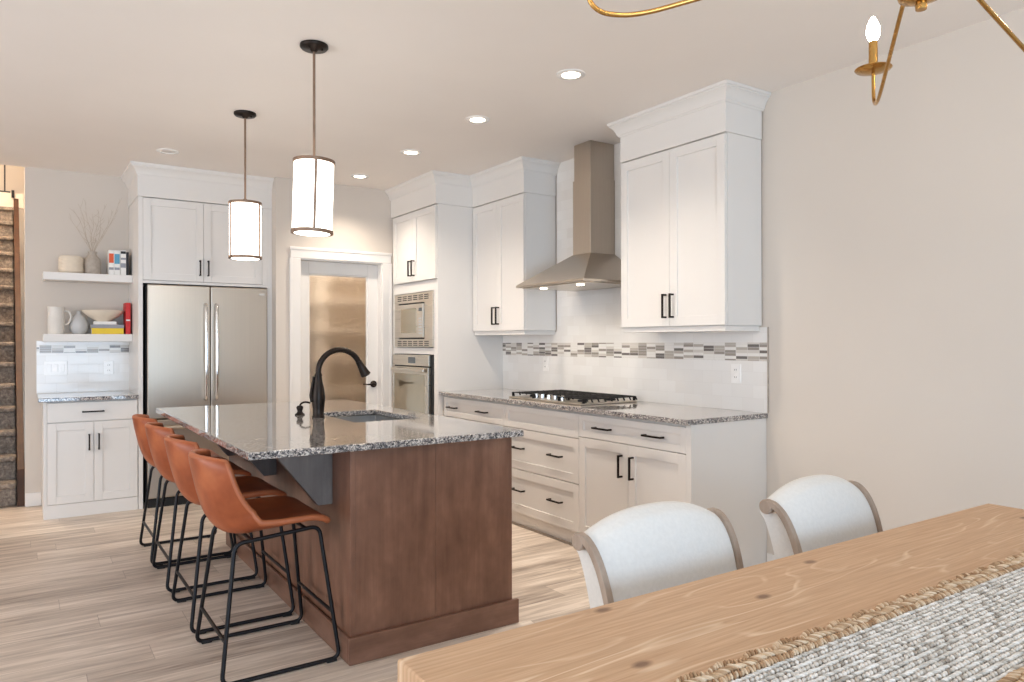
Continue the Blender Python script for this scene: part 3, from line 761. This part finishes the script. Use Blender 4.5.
# ------------------------------------------------------------------ island
isl = thing('kitchen_island', 'dark stained wooden kitchen island with seating overhang and end panel', 'island', (1.52, 3.96, 0))
ix0, ix1, iy0, iy1 = 1.123, 1.925, 2.882, 5.05
cxa, cxb, cya, cyb = 1.425, 1.80, 3.585, 4.205
b = B(); b.box(ix0+.02, ix0+.04, iy0+.02, iy1, .001, .8835); b.box(ix1-.02, ix1, iy0+.02, iy1, .001, .8835); b.box(ix0+.04, ix1-.02, iy1-.02, iy1, .001, .8835)
b.box(ix0+.04, ix1-.02, iy0+.02, iy1-.02, .02, .6)
obj('body', b, 'wood_dark_y', isl, .001)
xm = 1.520
for x0, x1 in ((ix0+.021, xm-.0007), (xm+.0007, ix1)):
    obj('end_panel', B().box(x0, x1, iy0, iy0+.02, .001, .8835), 'wood_dark', isl, .001)
obj('corner_post', B().box(ix0, ix0+.0205, iy0-.002, iy0+.16, .001, .8835), 'wood_dark', isl, .0015)
obj('seating_panel', B().box(ix0+.008, ix0+.02, iy0+.16, iy1, .001, .8835), 'wood_dark', isl, .001)
b = B().box(ix0-.013, ix1+.025, iy0-.022, iy0-.0022, .0005, .112)
obj('base_board', b, 'wood_dark_h', isl, .003)
b = B().box(ix0-.013, ix0-.0005, iy0-.0022, iy1, .0005, .112)
obj('base_board', b, 'wood_dark_y', isl, .003)
for y in (3.127, 3.98, 4.80):
    b = B().prism([(ix0+.007, y-.02, .8838), (.885, y-.02, .8838), (.885, y-.02, .845), (1.065, y-.02, .618), (ix0+.007, y-.02, .618)], (0, .04, 0))
    obj('corbel', b, 'corbel_wood', isl, .002, label='slate grey stained corbel')
# worktop with sink cut-out
sx0, sx1, sy0, sy1 = .700, 1.950, 2.818, 5.105
b = B(); zt, zb_ = .914, .8842
xs = [sx0, cxa, cxb, sx1]; ys = [sy0, cya, cyb, sy1]
vt = {}; 
for zi, z in enumerate((zb_, zt)):
    for i, x in enumerate(xs):
        for j, y in enumerate(ys): vt[i, j, zi] = b.bm.verts.new((x, y, z))
for i in range(3):
    for j in range(3):
        if (i, j) == (1, 1): continue
        for zi in (0, 1): b.bm.faces.new([vt[i, j, zi], vt[i+1, j, zi], vt[i+1, j+1, zi], vt[i, j+1, zi]])
for i in range(3):
    for j in (0, 3): b.bm.faces.new([vt[i, j, 0], vt[i+1, j, 0], vt[i+1, j, 1], vt[i, j, 1]]); b.bm.faces.new([vt[j, i, 0], vt[j, i+1, 0], vt[j, i+1, 1], vt[j, i, 1]])
for a, c in (((1, 1), (2, 1)), ((2, 1), (2, 2)), ((2, 2), (1, 2)), ((1, 2), (1, 1))): b.bm.faces.new([vt[a+(0,)], vt[c+(0,)], vt[c+(1,)], vt[a+(1,)]])
o = obj('worktop', b, 'granite', bevel=.004)
tag(rebase(o, (1.32, 3.96, zb_)), 'large polished granite worktop covering the wooden island', 'countertop')
sk = thing('kitchen_sink', 'undermount stainless steel sink in the island worktop', 'sink', (1.61, 3.9, .70))
b = B(); w = .0015; bx0, bx1, by0, by1, bz = cxa-.006, cxb+.006, cya-.006, cyb+.006, .70
P0 = [(bx0, by0), (bx1, by0), (bx1, by1), (bx0, by1)]
rim = [(cxa-.025, cya-.025), (cxb+.025, cya-.025), (cxb+.025, cyb+.025), (cxa-.025, cyb+.025)]
flo = [(bx0+.015, by0+.015), (bx1-.015, by0+.015), (bx1-.015, by1-.015), (bx0+.015, by1-.015)]
L = [[b.bm.verts.new((x, y, z)) for x, y in q] for q, z in ((rim, .8836), (P0, .8836), (P0, bz+.02), (flo, bz))]
for A, C in zip(L, L[1:]):
    for i in range(4): b.bm.faces.new((A[i], A[(i+1) % 4], C[(i+1) % 4], C[i]))
b.bm.faces.new(L[3])
obj('basin', b, 'steel_sink', sk, .004, smooth=50)
obj('drain', B().lathe([(0, .0), (.03, .0), (.042, .004), (.044, .001), (.044, .0)], (1.61, 3.9, bz+.001), 24), 'chrome', sk, smooth=50)

# faucet: dark bronze pull-down
fx, fy, fz = 1.349, 3.93, .9145
fa = thing('kitchen_faucet', 'dark bronze gooseneck faucet standing beside the island sink', 'faucet', (fx, fy, fz))
obj('base_body', B().lathe([(0, 0), (.033, 0), (.034, .006), (.030, .012), (.031, .05), (.036, .09), (.037, .115), (.031, .16), (.022, .20), (.019, .225), (.021, .232), (.016, .245), (0, .245)], (fx, fy, fz), 28), 'bronze', fa, smooth=50)
R = .123; cz = fz+.248
P = [(fx, fy, fz+.235)]
for k in range(0, 17):
    a = PI-(k/16)*(PI*.86); P.append((fx+R+R*math.cos(a), fy, cz+R*math.sin(a)))
obj('gooseneck', B().tube(P, .0155, 14), 'bronze', fa, smooth=60)
e = Vector(P[-1]); dv = (Vector(P[-1])-Vector(P[-2])).normalized()
Mq = Vector((0, 0, 1)).rotation_difference(dv).to_matrix()
obj('spray_head', B().lathe([(0, -.004), (.0175, -.004), (.0175, .004), (.0185, .02), (.022, .04), (.027, .075), (.030, .083), (.026, .088), (0, .088)], e, 24, Mq), 'bronze', fa, smooth=50)
b = B().lathe([(0, 0), (.016, 0), (.014, .012), (0, .014)], (fx-.03, fy, fz+.10), 16, Euler((0, -PI/2, 0)).to_matrix())
b.tube(spline([(fx-.038, fy, fz+.098), (fx-.042, fy, fz+.125), (fx-.033, fy+.004, fz+.17), (fx-.024, fy+.006, fz+.225)], 5), [.008]*6+[.007]*5+[.006]*5, 10)
obj('lever', b, 'bronze', fa, smooth=50)
sp = thing('soap_dispenser', 'dark bronze soap dispenser pump beside the faucet', 'soap dispenser', (1.31, 4.13, fz))
obj('pump_body', B().lathe([(0, 0), (.027, 0), (.028, .005), (.018, .012), (.013, .022), (.018, .034), (.020, .044), (.014, .052), (.007, .054), (0, .054)], (1.31, 4.13, fz), 24), 'bronze', sp, smooth=50)
obj('spout', B().tube(spline([(1.31, 4.13, fz+.05), (1.316, 4.125, fz+.064), (1.335, 4.115, fz+.073), (1.362, 4.105, fz+.068)], 5), .0055, 10), 'bronze', sp, smooth=60)

# ------------------------------------------------------------------ counter stools
def make_stool(yc, label):
    t = thing('counter_stool', label, 'stool', (.865, yc, 0), 'tan leather counter stools along the island')
    prof = spline([(1.070, .574), (1.045, .582), (1.00, .583), (.92, .576), (.82, .562), (.735, .553), (.676, .572), (.636, .625), (.610, .70), (.592, .775), (.580, .835), (.575, .866)], 4)
    prof = [(p.x, p.y) for p in [Vector((q[0], q[1], 0)) if not isinstance(q, Vector) else q for q in prof]] if False else [(p[0], p[1]) for p in prof]
    n = len(prof); NU = 17; P = []
    for i, (px, pz) in enumerate(prof):
        s = i/(n-1)
        hw = .203+.022*math.sin(min(1, s/.62)*PI*.9) if s < .62 else .203+.022*math.sin(PI*.9)-.02*((s-.62)/.38)
        if s > .84: hw *= math.sqrt(max(.0, 1-((s-.84)/.16)**2*.2))
        if s < .10: hw *= .93+.07*math.sqrt(1-(1-s/.10)**2)
        k = min(1, max(0, (s-.42)/.2)); row = []
        for j in range(NU):
            u = -1+2*j/(NU-1); e = abs(u)**2.6
            row.append((px+k*e*.09+math.exp(-((s-.52)/.20)**2)*e*.035, yc+u*hw, pz+(1-k)*e*.018*min(1, s/.2)+k*(1-k)*.04*e+math.exp(-((s-.52)/.20)**2)*e*.045 - (.016*abs(u)**4*max(0, (s-.86)/.14))))
        P.append(row)
    o = obj('seat_shell', B().grid(P), 'tan_leather', t, smooth=80)
    m = o.modifiers.new('thick', 'SOLIDIFY'); m.thickness = .026; m.offset = 0; m.use_rim = True
    m = o.modifiers.new('round', 'BEVEL'); m.width = .009; m.segments = 3; m.limit_method = 'ANGLE'; m.angle_limit = math.radians(50)
    loop = [P[i][0] for i in range(n)]+P[-1][1:-1]+[P[i][-1] for i in range(n-1, -1, -1)]
    b = B().tube(loop, .0135, 8); obj('edge_piping', b, 'leather_edge', o, smooth=80)
    for s in (-1, 1):
        yt, yf = yc+s*.185, yc+s*.247
        rt = .0085
        L = fillet([(.695, yt, .530), (1.035, yt, .556), (1.101, yf, .0105), (.632, yf, .0105)], .038, 6, True)
        obj('side_frame', B().tube(L, rt, 10, True), 'black_metal', t, smooth=60)
        for x in (.675, 1.065):
            obj('foot_pad', B().box(x-.022, x+.022, yf-.012, yf+.012, .0003, .012), 'black_rubber', t, .003)
    for xb, xt, z in ((.632, .695, .165), (1.101, 1.035, .20)):
        k = z/.55; x = xb+(xt-xb)*k; yy = .247-.062*k
        obj('footrest', B().tube([(x, yc-yy, z), (x, yc+yy, z)], .0075, 10), 'black_metal', t, smooth=60)
    for x, zc in ((.76, .535), (.98, .5515)):
        obj('seat_crossbar', B().tube([(x, yc-.185, zc), (x, yc+.185, zc)], .0075, 8), 'black_metal', t, smooth=60)
    return t
s0 = make_stool(3.195, 'tan leather counter stool at the island end nearest the dining table')
for y, lab in ((3.81, 'second tan leather counter stool from the dining table end'), (4.48, 'third tan leather counter stool from the dining table end'), (5.05, 'tan leather counter stool farthest along the island, nearest the refrigerator')):
    dup(s0, (.865, y, 0), lab)

# ------------------------------------------------------------------ dining table, runner, chairs
TZ = .76; tx0, tx1, tya, tyb = .555, 2.803, .17, 1.203
dt = thing('dining_table', 'knotty pine dining table with stained top beside the island', 'table', (1.68, .69, 0))
obj('tabletop', B().box(tx0, tx1, tya, tyb, TZ-.048, TZ), 'pine_top', dt, .005, 3)
obj('apron', B().box(tx0+.12, tx1-.12, tya+.1, tya+.13, TZ-.15, TZ-.0485).box(tx0+.12, tx1-.12, tyb-.13, tyb-.1, TZ-.15, TZ-.0485).box(tx0+.12, tx0+.15, tya+.13, tyb-.13, TZ-.15, TZ-.0485).box(tx1-.15, tx1-.12, tya+.13, tyb-.13, TZ-.15, TZ-.0485), 'pine_edge', dt)
for x in (tx0+.16, tx1-.16):
    for y in (tya+.14, tyb-.14):
        obj('leg', B().box(x-.045, x+.045, y-.045, y+.045, .0005, TZ-.0485), 'pine_edge', dt, .006)
# braided runner
rn = thing('table_runner', 'braided grey jute runner with tan scalloped border along the dining table', 'table runner', (1.68, .68, TZ))
def lumps(specs, nu=7, nv=5):      # many small ellipsoids as one mesh
    verts, faces = [], []
    for c, ax, ay, az in specs:
        base = len(verts); c = Vector(c)
        verts.append(c+az)
        for i in range(1, nv):
            th = PI*i/nv
            for j in range(nu):
                ph = 2*PI*j/nu; verts.append(c+ax*(math.sin(th)*math.cos(ph))+ay*(math.sin(th)*math.sin(ph))+az*math.cos(th))
        verts.append(c-az); last = len(verts)-1
        for j in range(nu): faces.append((base, base+1+j, base+1+(j+1) % nu))
        for i in range(nv-2):
            for j in range(nu):
                a = base+1+i*nu; faces.append((a+j, a+nu+j, a+nu+(j+1) % nu, a+(j+1) % nu))
        a = base+1+(nv-2)*nu
        for j in range(nu): faces.append((a+j, last, a+(j+1) % nu))
    return verts, faces
def lump_obj(name, specs, mat, parent):
    v, f = lumps(specs); o0 = ORG[parent.name]
    me = bpy.data.meshes.new(name); me.from_pydata([p-o0 for p in v], [], f); me.shade_smooth(); me.materials.append(MATS[mat])
    o = bpy.data.objects.new(name, me); COL.objects.link(o); o.parent = parent; ORG[o.name] = o0; return o
rx0, rx1, ry0, ry1 = .70, 2.62, .555, .803
obj('backing', B().box(rx0+.005, rx1-.005, ry0, ry1, TZ+.0003, TZ+.0035), 'jute_base', rn)
specs = []; rr = random.Random(3); pitch_ = .0118; nrow = int((ry1-ry0)/pitch_)
for r in range(nrow):
    y = ry0+(r+.5)*pitch_; k = 0; x = rx0+rr.uniform(0, .01)
    while x < rx1:
        a = (.55 if r % 2 else -.55)+rr.uniform(-.15, .15); ca, sa = math.cos(a), math.sin(a)
        l = .0078+rr.uniform(-.0012, .0015); w_ = .0042+rr.uniform(-.0005, .0006); h_ = .0042
        specs.append(((x, y+rr.uniform(-.0008, .0008), TZ+.0052+rr.uniform(-.0005, .0008)), Vector((ca*l, sa*l, 0)), Vector((-sa*w_, ca*w_, 0)), Vector((0, 0, h_))))
        x += .0108+rr.uniform(-.0008, .001)
lump_obj('braided_field', specs, 'jute_grey', rn)
specs = []
for side, ye in ((1, ry1), (-1, ry0)):
    x = rx0
    while x < rx1:
        sc = abs(math.sin((x-rx0)*PI/.085)); Lf = .040+.020*sc**.7
        for q in range(3):
            f = .14+.31*q; y = ye+side*Lf*f
            a = side*(PI/2+(.62 if q == 1 else -.62))+rr.uniform(-.18, .18); l = .0125+rr.uniform(-.001, .002); ca, sa = math.cos(a), math.sin(a)
            specs.append(((x+rr.uniform(-.001, .001)+(.003 if q == 1 else 0), y, TZ+.0055+.0028*math.sin(f*PI)+rr.uniform(0, .0012)), Vector((ca*l, sa*l, 0)), Vector((-sa*.0034, ca*.0034, 0)), Vector((0, 0, .0048))))
        x += .0070
lump_obj('scalloped_border', specs, 'jute_tan', rn)

def make_chair(xc, label):
    t = thing('dining_chair', label, 'chair', (xc, 1.2, 0), 'upholstered chairs behind the dining table')
    hw = .262
    def wid(z): return hw*(.93+.07*min(1, max(0, (z-.50)/.32)))
    F = spline([(1.338, .47), (1.352, .58), (1.368, .67), (1.390, .74), (1.418, .79), (1.450, .818), (1.480, .822), (1.502, .808), (1.507, .785), (1.492, .765), (1.470, .70), (1.450, .60), (1.435, .47)], 5)
    F = [(p[0], p[1]) for p in F]; P = []; NU = 21
    for y, z in F:
        g = min(1, max(0, (z-.58)/.22)); row = []
        for j in range(NU):
            u = -1+2*j/(NU-1); arch = 1-abs(u)**2.4
            row.append((xc+u*(wid(z)-.020), y-.010*arch*(1 if y < 1.44 and z < .815 else 0), z+arch*.055*g))
        P.append(row)
    b = B(); V = [[b.bm.verts.new(p) for p in row] for row in P]; m = len(V)
    for i in range(m):
        for j in range(NU-1): b.bm.faces.new((V[i][j], V[i][j+1], V[(i+1) % m][j+1], V[(i+1) % m][j]))
    b.bm.faces.new([V[i][0] for i in range(m)]); b.bm.faces.new([V[i][-1] for i in range(m)][::-1])
    obj('backrest', b, 'linen', t, smooth=50)
    for s in (-1, 1):
        b = B()
        C = spline([(1.318, .30), (1.332, .47), (1.346, .58), (1.362, .67), (1.384, .742), (1.412, .794), (1.444, .823), (1.472, .829)], 5)
        C = [(p[0], p[1]) for p in C]; nn = len(C); Q = []
        for i, (y, z) in enumerate(C):
            d = Vector(C[min(i+1, nn-1)])-Vector(C[max(i-1, 0)]); d.normalize(); ny, nz = d.y, -d.x
            x0_, x1_ = xc+s*(wid(z)-.020), xc+s*wid(z)
            Q.append([(x0_, y-ny*.004, z-nz*.004), (x1_, y-ny*.004, z-nz*.004), (x1_, y+ny*.016, z+nz*.016), (x0_, y+ny*.016, z+nz*.016)])
        V = [[b.bm.verts.new(p) for p in q] for q in Q]
        for i in range(nn-1):
            for j in range(4): b.bm.faces.new((V[i][j], V[i][(j+1) % 4], V[i+1][(j+1) % 4], V[i+1][j]))
        b.bm.faces.new(V[0]); b.bm.faces.new(V[-1][::-1])
        w1 = wid(.83)
        b.lathe([(0, 0), (.020, 0), (.0225, .003), (.0225, .023), (.020, .026), (0, .026)], (xc+s*(w1-.025) if s > 0 else xc+s*(w1+.001), 1.474, .8105), 20, Euler((0, PI/2, 0)).to_matrix())
        obj('scroll_frame', b, 'wood_weathered', t, .002, smooth=40)
        obj('leg', B().hexa([(xc+s*.235-.016, 1.40, .0005), (xc+s*.235+.016, 1.40, .0005), (xc+s*.235+.016, 1.435, .0005), (xc+s*.235-.016, 1.435, .0005)],
                            [(xc+s*.235-.02, 1.31, .36), (xc+s*.235+.02, 1.31, .36), (xc+s*.235+.02, 1.36, .36), (xc+s*.235-.02, 1.36, .36)]), 'wood_weathered', t, .003)
        obj('leg', B().lathe([(.014, .0005), (.018, .1), (.026, .30), (.028, .37), (0, .37)], (xc+s*.225, .94, 0), 16), 'wood_weathered', t, smooth=50)
    obj('seat_rail', B().box(xc-.255, xc+.255, .90, 1.36, .365, .42), 'wood_weathered', t, .006)
    obj('seat', B().box(xc-.25, xc+.25, .905, 1.33, .42, .50), 'linen', t, .025, 4)
    return t
c1 = make_chair(1.447, 'white upholstered dining chair at the table, nearer the island')
dup(c1, (2.20, 1.2, 0), 'white upholstered dining chair at the table, nearer the right wall', .06)

# ------------------------------------------------------------------ pendants over the island
def make_pendant(x, y, label, tilt):
    t = thing('pendant_lamp', label, 'lamp', (x, y, CEIL), 'cylinder pendants over the island')
    obj('ceiling_canopy', B().lathe([(0, -.001), (.066, -.001), (.067, -.012), (.060, -.020), (.02, -.024), (.012, -.034), (0, -.034)], (x, y, CEIL), 32), 'bronze', t, smooth=50)
    for s in (-1, 1): obj('canopy_screw', B().lathe([(0, -.03), (.005, -.03), (.005, -.018), (0, -.018)], (x+s*.03, y-.025, CEIL), 10), 'bronze', t, smooth=50)
    obj('rod', B().tube([(x, y, CEIL-.034), (x, y, 2.215)], .0062, 10), 'bronze_rod', t, smooth=60)
    R = .096; z0, z1 = 1.848, 2.200; M = Matrix.Rotation(tilt, 3, 'Y'); piv = Vector((x, y, 2.215))
    def T(b):
        for v in b.bm.verts: v.co = M @ (v.co-piv)+piv
        return b
    obj('cap', T(B().lathe([(0, 0), (.03, 0), (.03, .004), (.018, .010), (.012, .02), (0, .02)], (x, y, z1), 24)), 'bronze_rod', t, smooth=50)
    sh = obj('shade', T(B().lathe([(0, z0-.004), (R-.03, z0-.003), (R-.006, z0+.001), (R-.003, z0+.006), (R-.003, z1-.004), (0, z1-.002)], (x, y, 0), 48)), 'opal_glass', t, smooth=50)
    for z in (z0, z1-.016):
        obj('band', T(B().lathe([(R-.003, z), (R+.003, z), (R+.003, z+.016), (R-.003, z+.016), (R-.003, z)], (x, y, 0), 48)), 'bronze_rod', t, smooth=40)
    a0 = math.atan2(-y, -x)+(.10 if tilt else PI)
    for k in range(3):
        a = a0+k*2*PI/3; c, s = math.cos(a), math.sin(a)
        b = B(); p = Vector((x+R*c, y+R*s, 0)); tv = Vector((-s, c, 0))*.0065; nv = Vector((c, s, 0))*.003
        b.hexa([p-tv-nv+Vector((0, 0, z0)), p+tv-nv+Vector((0, 0, z0)), p+tv+nv+Vector((0, 0, z0)), p-tv+nv+Vector((0, 0, z0))],
               [p-tv-nv+Vector((0, 0, z1)), p+tv-nv+Vector((0, 0, z1)), p+tv+nv+Vector((0, 0, z1)), p-tv+nv+Vector((0, 0, z1))])
        obj('strap', T(b), 'bronze_rod', t)
    return t
make_pendant(1.166, 3.451, 'bronze framed cylinder pendant lamp over the island sink end, nearer the dining table', .03)
make_pendant(1.153, 4.71, 'bronze framed cylinder pendant lamp over the island end nearer the refrigerator', 0)

# ------------------------------------------------------------------ downlights
labs = ['lit recessed downlight in front of the wall cabinet right of the hood', 'lit recessed downlight in front of the range hood chimney', 'lit recessed downlight in front of the wall cabinet left of the hood', 'lit recessed downlight in front of the oven tower and pantry']
for (x, y), lab in zip(DOWN, labs):
    t = thing('downlight', lab, 'ceiling light', (x, y, CEIL), 'lit recessed downlights along the range wall')
    obj('trim_ring', B().lathe([(.048, -.0006), (.078, -.0006), (.078, -.005), (.052, -.008), (.048, -.004), (.048, -.0006)], (x, y, CEIL), 32), 'plastic_white', t, smooth=40)
    obj('lens', B().lathe([(0, -.0008), (.0475, -.0008), (.0475, -.004), (0, -.005)], (x, y, CEIL), 28), 'lamp_lens', t, smooth=40)
    light('downlight_beam', 'SPOT', (x, y, CEIL-.02), 54, (1, .87, .73), (0, 0, 0), spot=2.2, radius=.05)
x, y = .902, 5.96
t = thing('downlight', 'unlit recessed downlight in the ceiling near the refrigerator cabinet', 'ceiling light', (x, y, CEIL))
obj('trim_ring', B().lathe([(.048, -.0006), (.078, -.0006), (.078, -.005), (.052, -.008), (.048, -.004), (.048, -.0006)], (x, y, CEIL), 32), 'plastic_white', t, smooth=40)
obj('lens', B().lathe([(0, -.0008), (.0475, -.0008), (.0475, -.003), (0, -.003)], (x, y, CEIL), 28), 'lamp_off', t, smooth=40)

# ------------------------------------------------------------------ chandelier over the dining table
hx, hy = 1.475, .75
ch = thing('chandelier', 'brass candle chandelier hanging above the dining table', 'chandelier', (hx, hy, CEIL))
obj('ceiling_canopy', B().lathe([(0, -.001), (.065, -.001), (.065, -.01), (.02, -.03), (0, -.03)], (hx, hy, CEIL), 28), 'brass', ch, smooth=50)
obj('stem', B().tube([(hx, hy, CEIL-.03), (hx, hy, 2.12)], .007, 10), 'brass', ch, smooth=60)
obj('hub', B().lathe([(0, 1.980), (.010, 1.980), (.011, 1.990), (.010, 1.994), (.022, 1.997), (.040, 2.004), (.043, 2.012), (.03, 2.03), (.014, 2.05), (.014, 2.09), (.026, 2.10), (.028, 2.125), (.014, 2.14), (0, 2.14)], (hx, hy, 0), 28), 'brass', ch, smooth=50)
for deg in (37.3, 144, -37.3, -144, 0, 180):
    a = math.radians(deg); c, s = math.cos(a), math.sin(a)
    def q(r, z): return Vector((hx+c*r, hy+s*r, z))
    arm = obj('arm', B().tube(spline([q(.02, 2.115), q(.18, 2.079), q(.32, 2.042), q(.455, 2.006), q(.535, 1.986), q(.588, 1.981), q(.632, 1.990), q(.655, 2.020), q(.660, 2.085)], 7), .0050, 10), 'brass', ch, smooth=60)
    p = q(.660, 2.083)
    obj('drip_pan', B().lathe([(0, 0), (.012, 0), (.044, .008), (.049, .013), (.048, .015), (.04, .011), (0, .006)], p, 28), 'brass', arm, smooth=50)
    obj('candle_sleeve', B().lathe([(0, .006), (.0125, .006), (.0115, .09), (0, .09)], p, 18), 'brass', arm, smooth=50)
    obj('bulb', B().lathe([(0, .088), (.009, .09), (.016, .105), (.0185, .118), (.016, .135), (.009, .152), (.003, .160), (0, .161)], p, 18), 'bulb', arm, smooth=60)
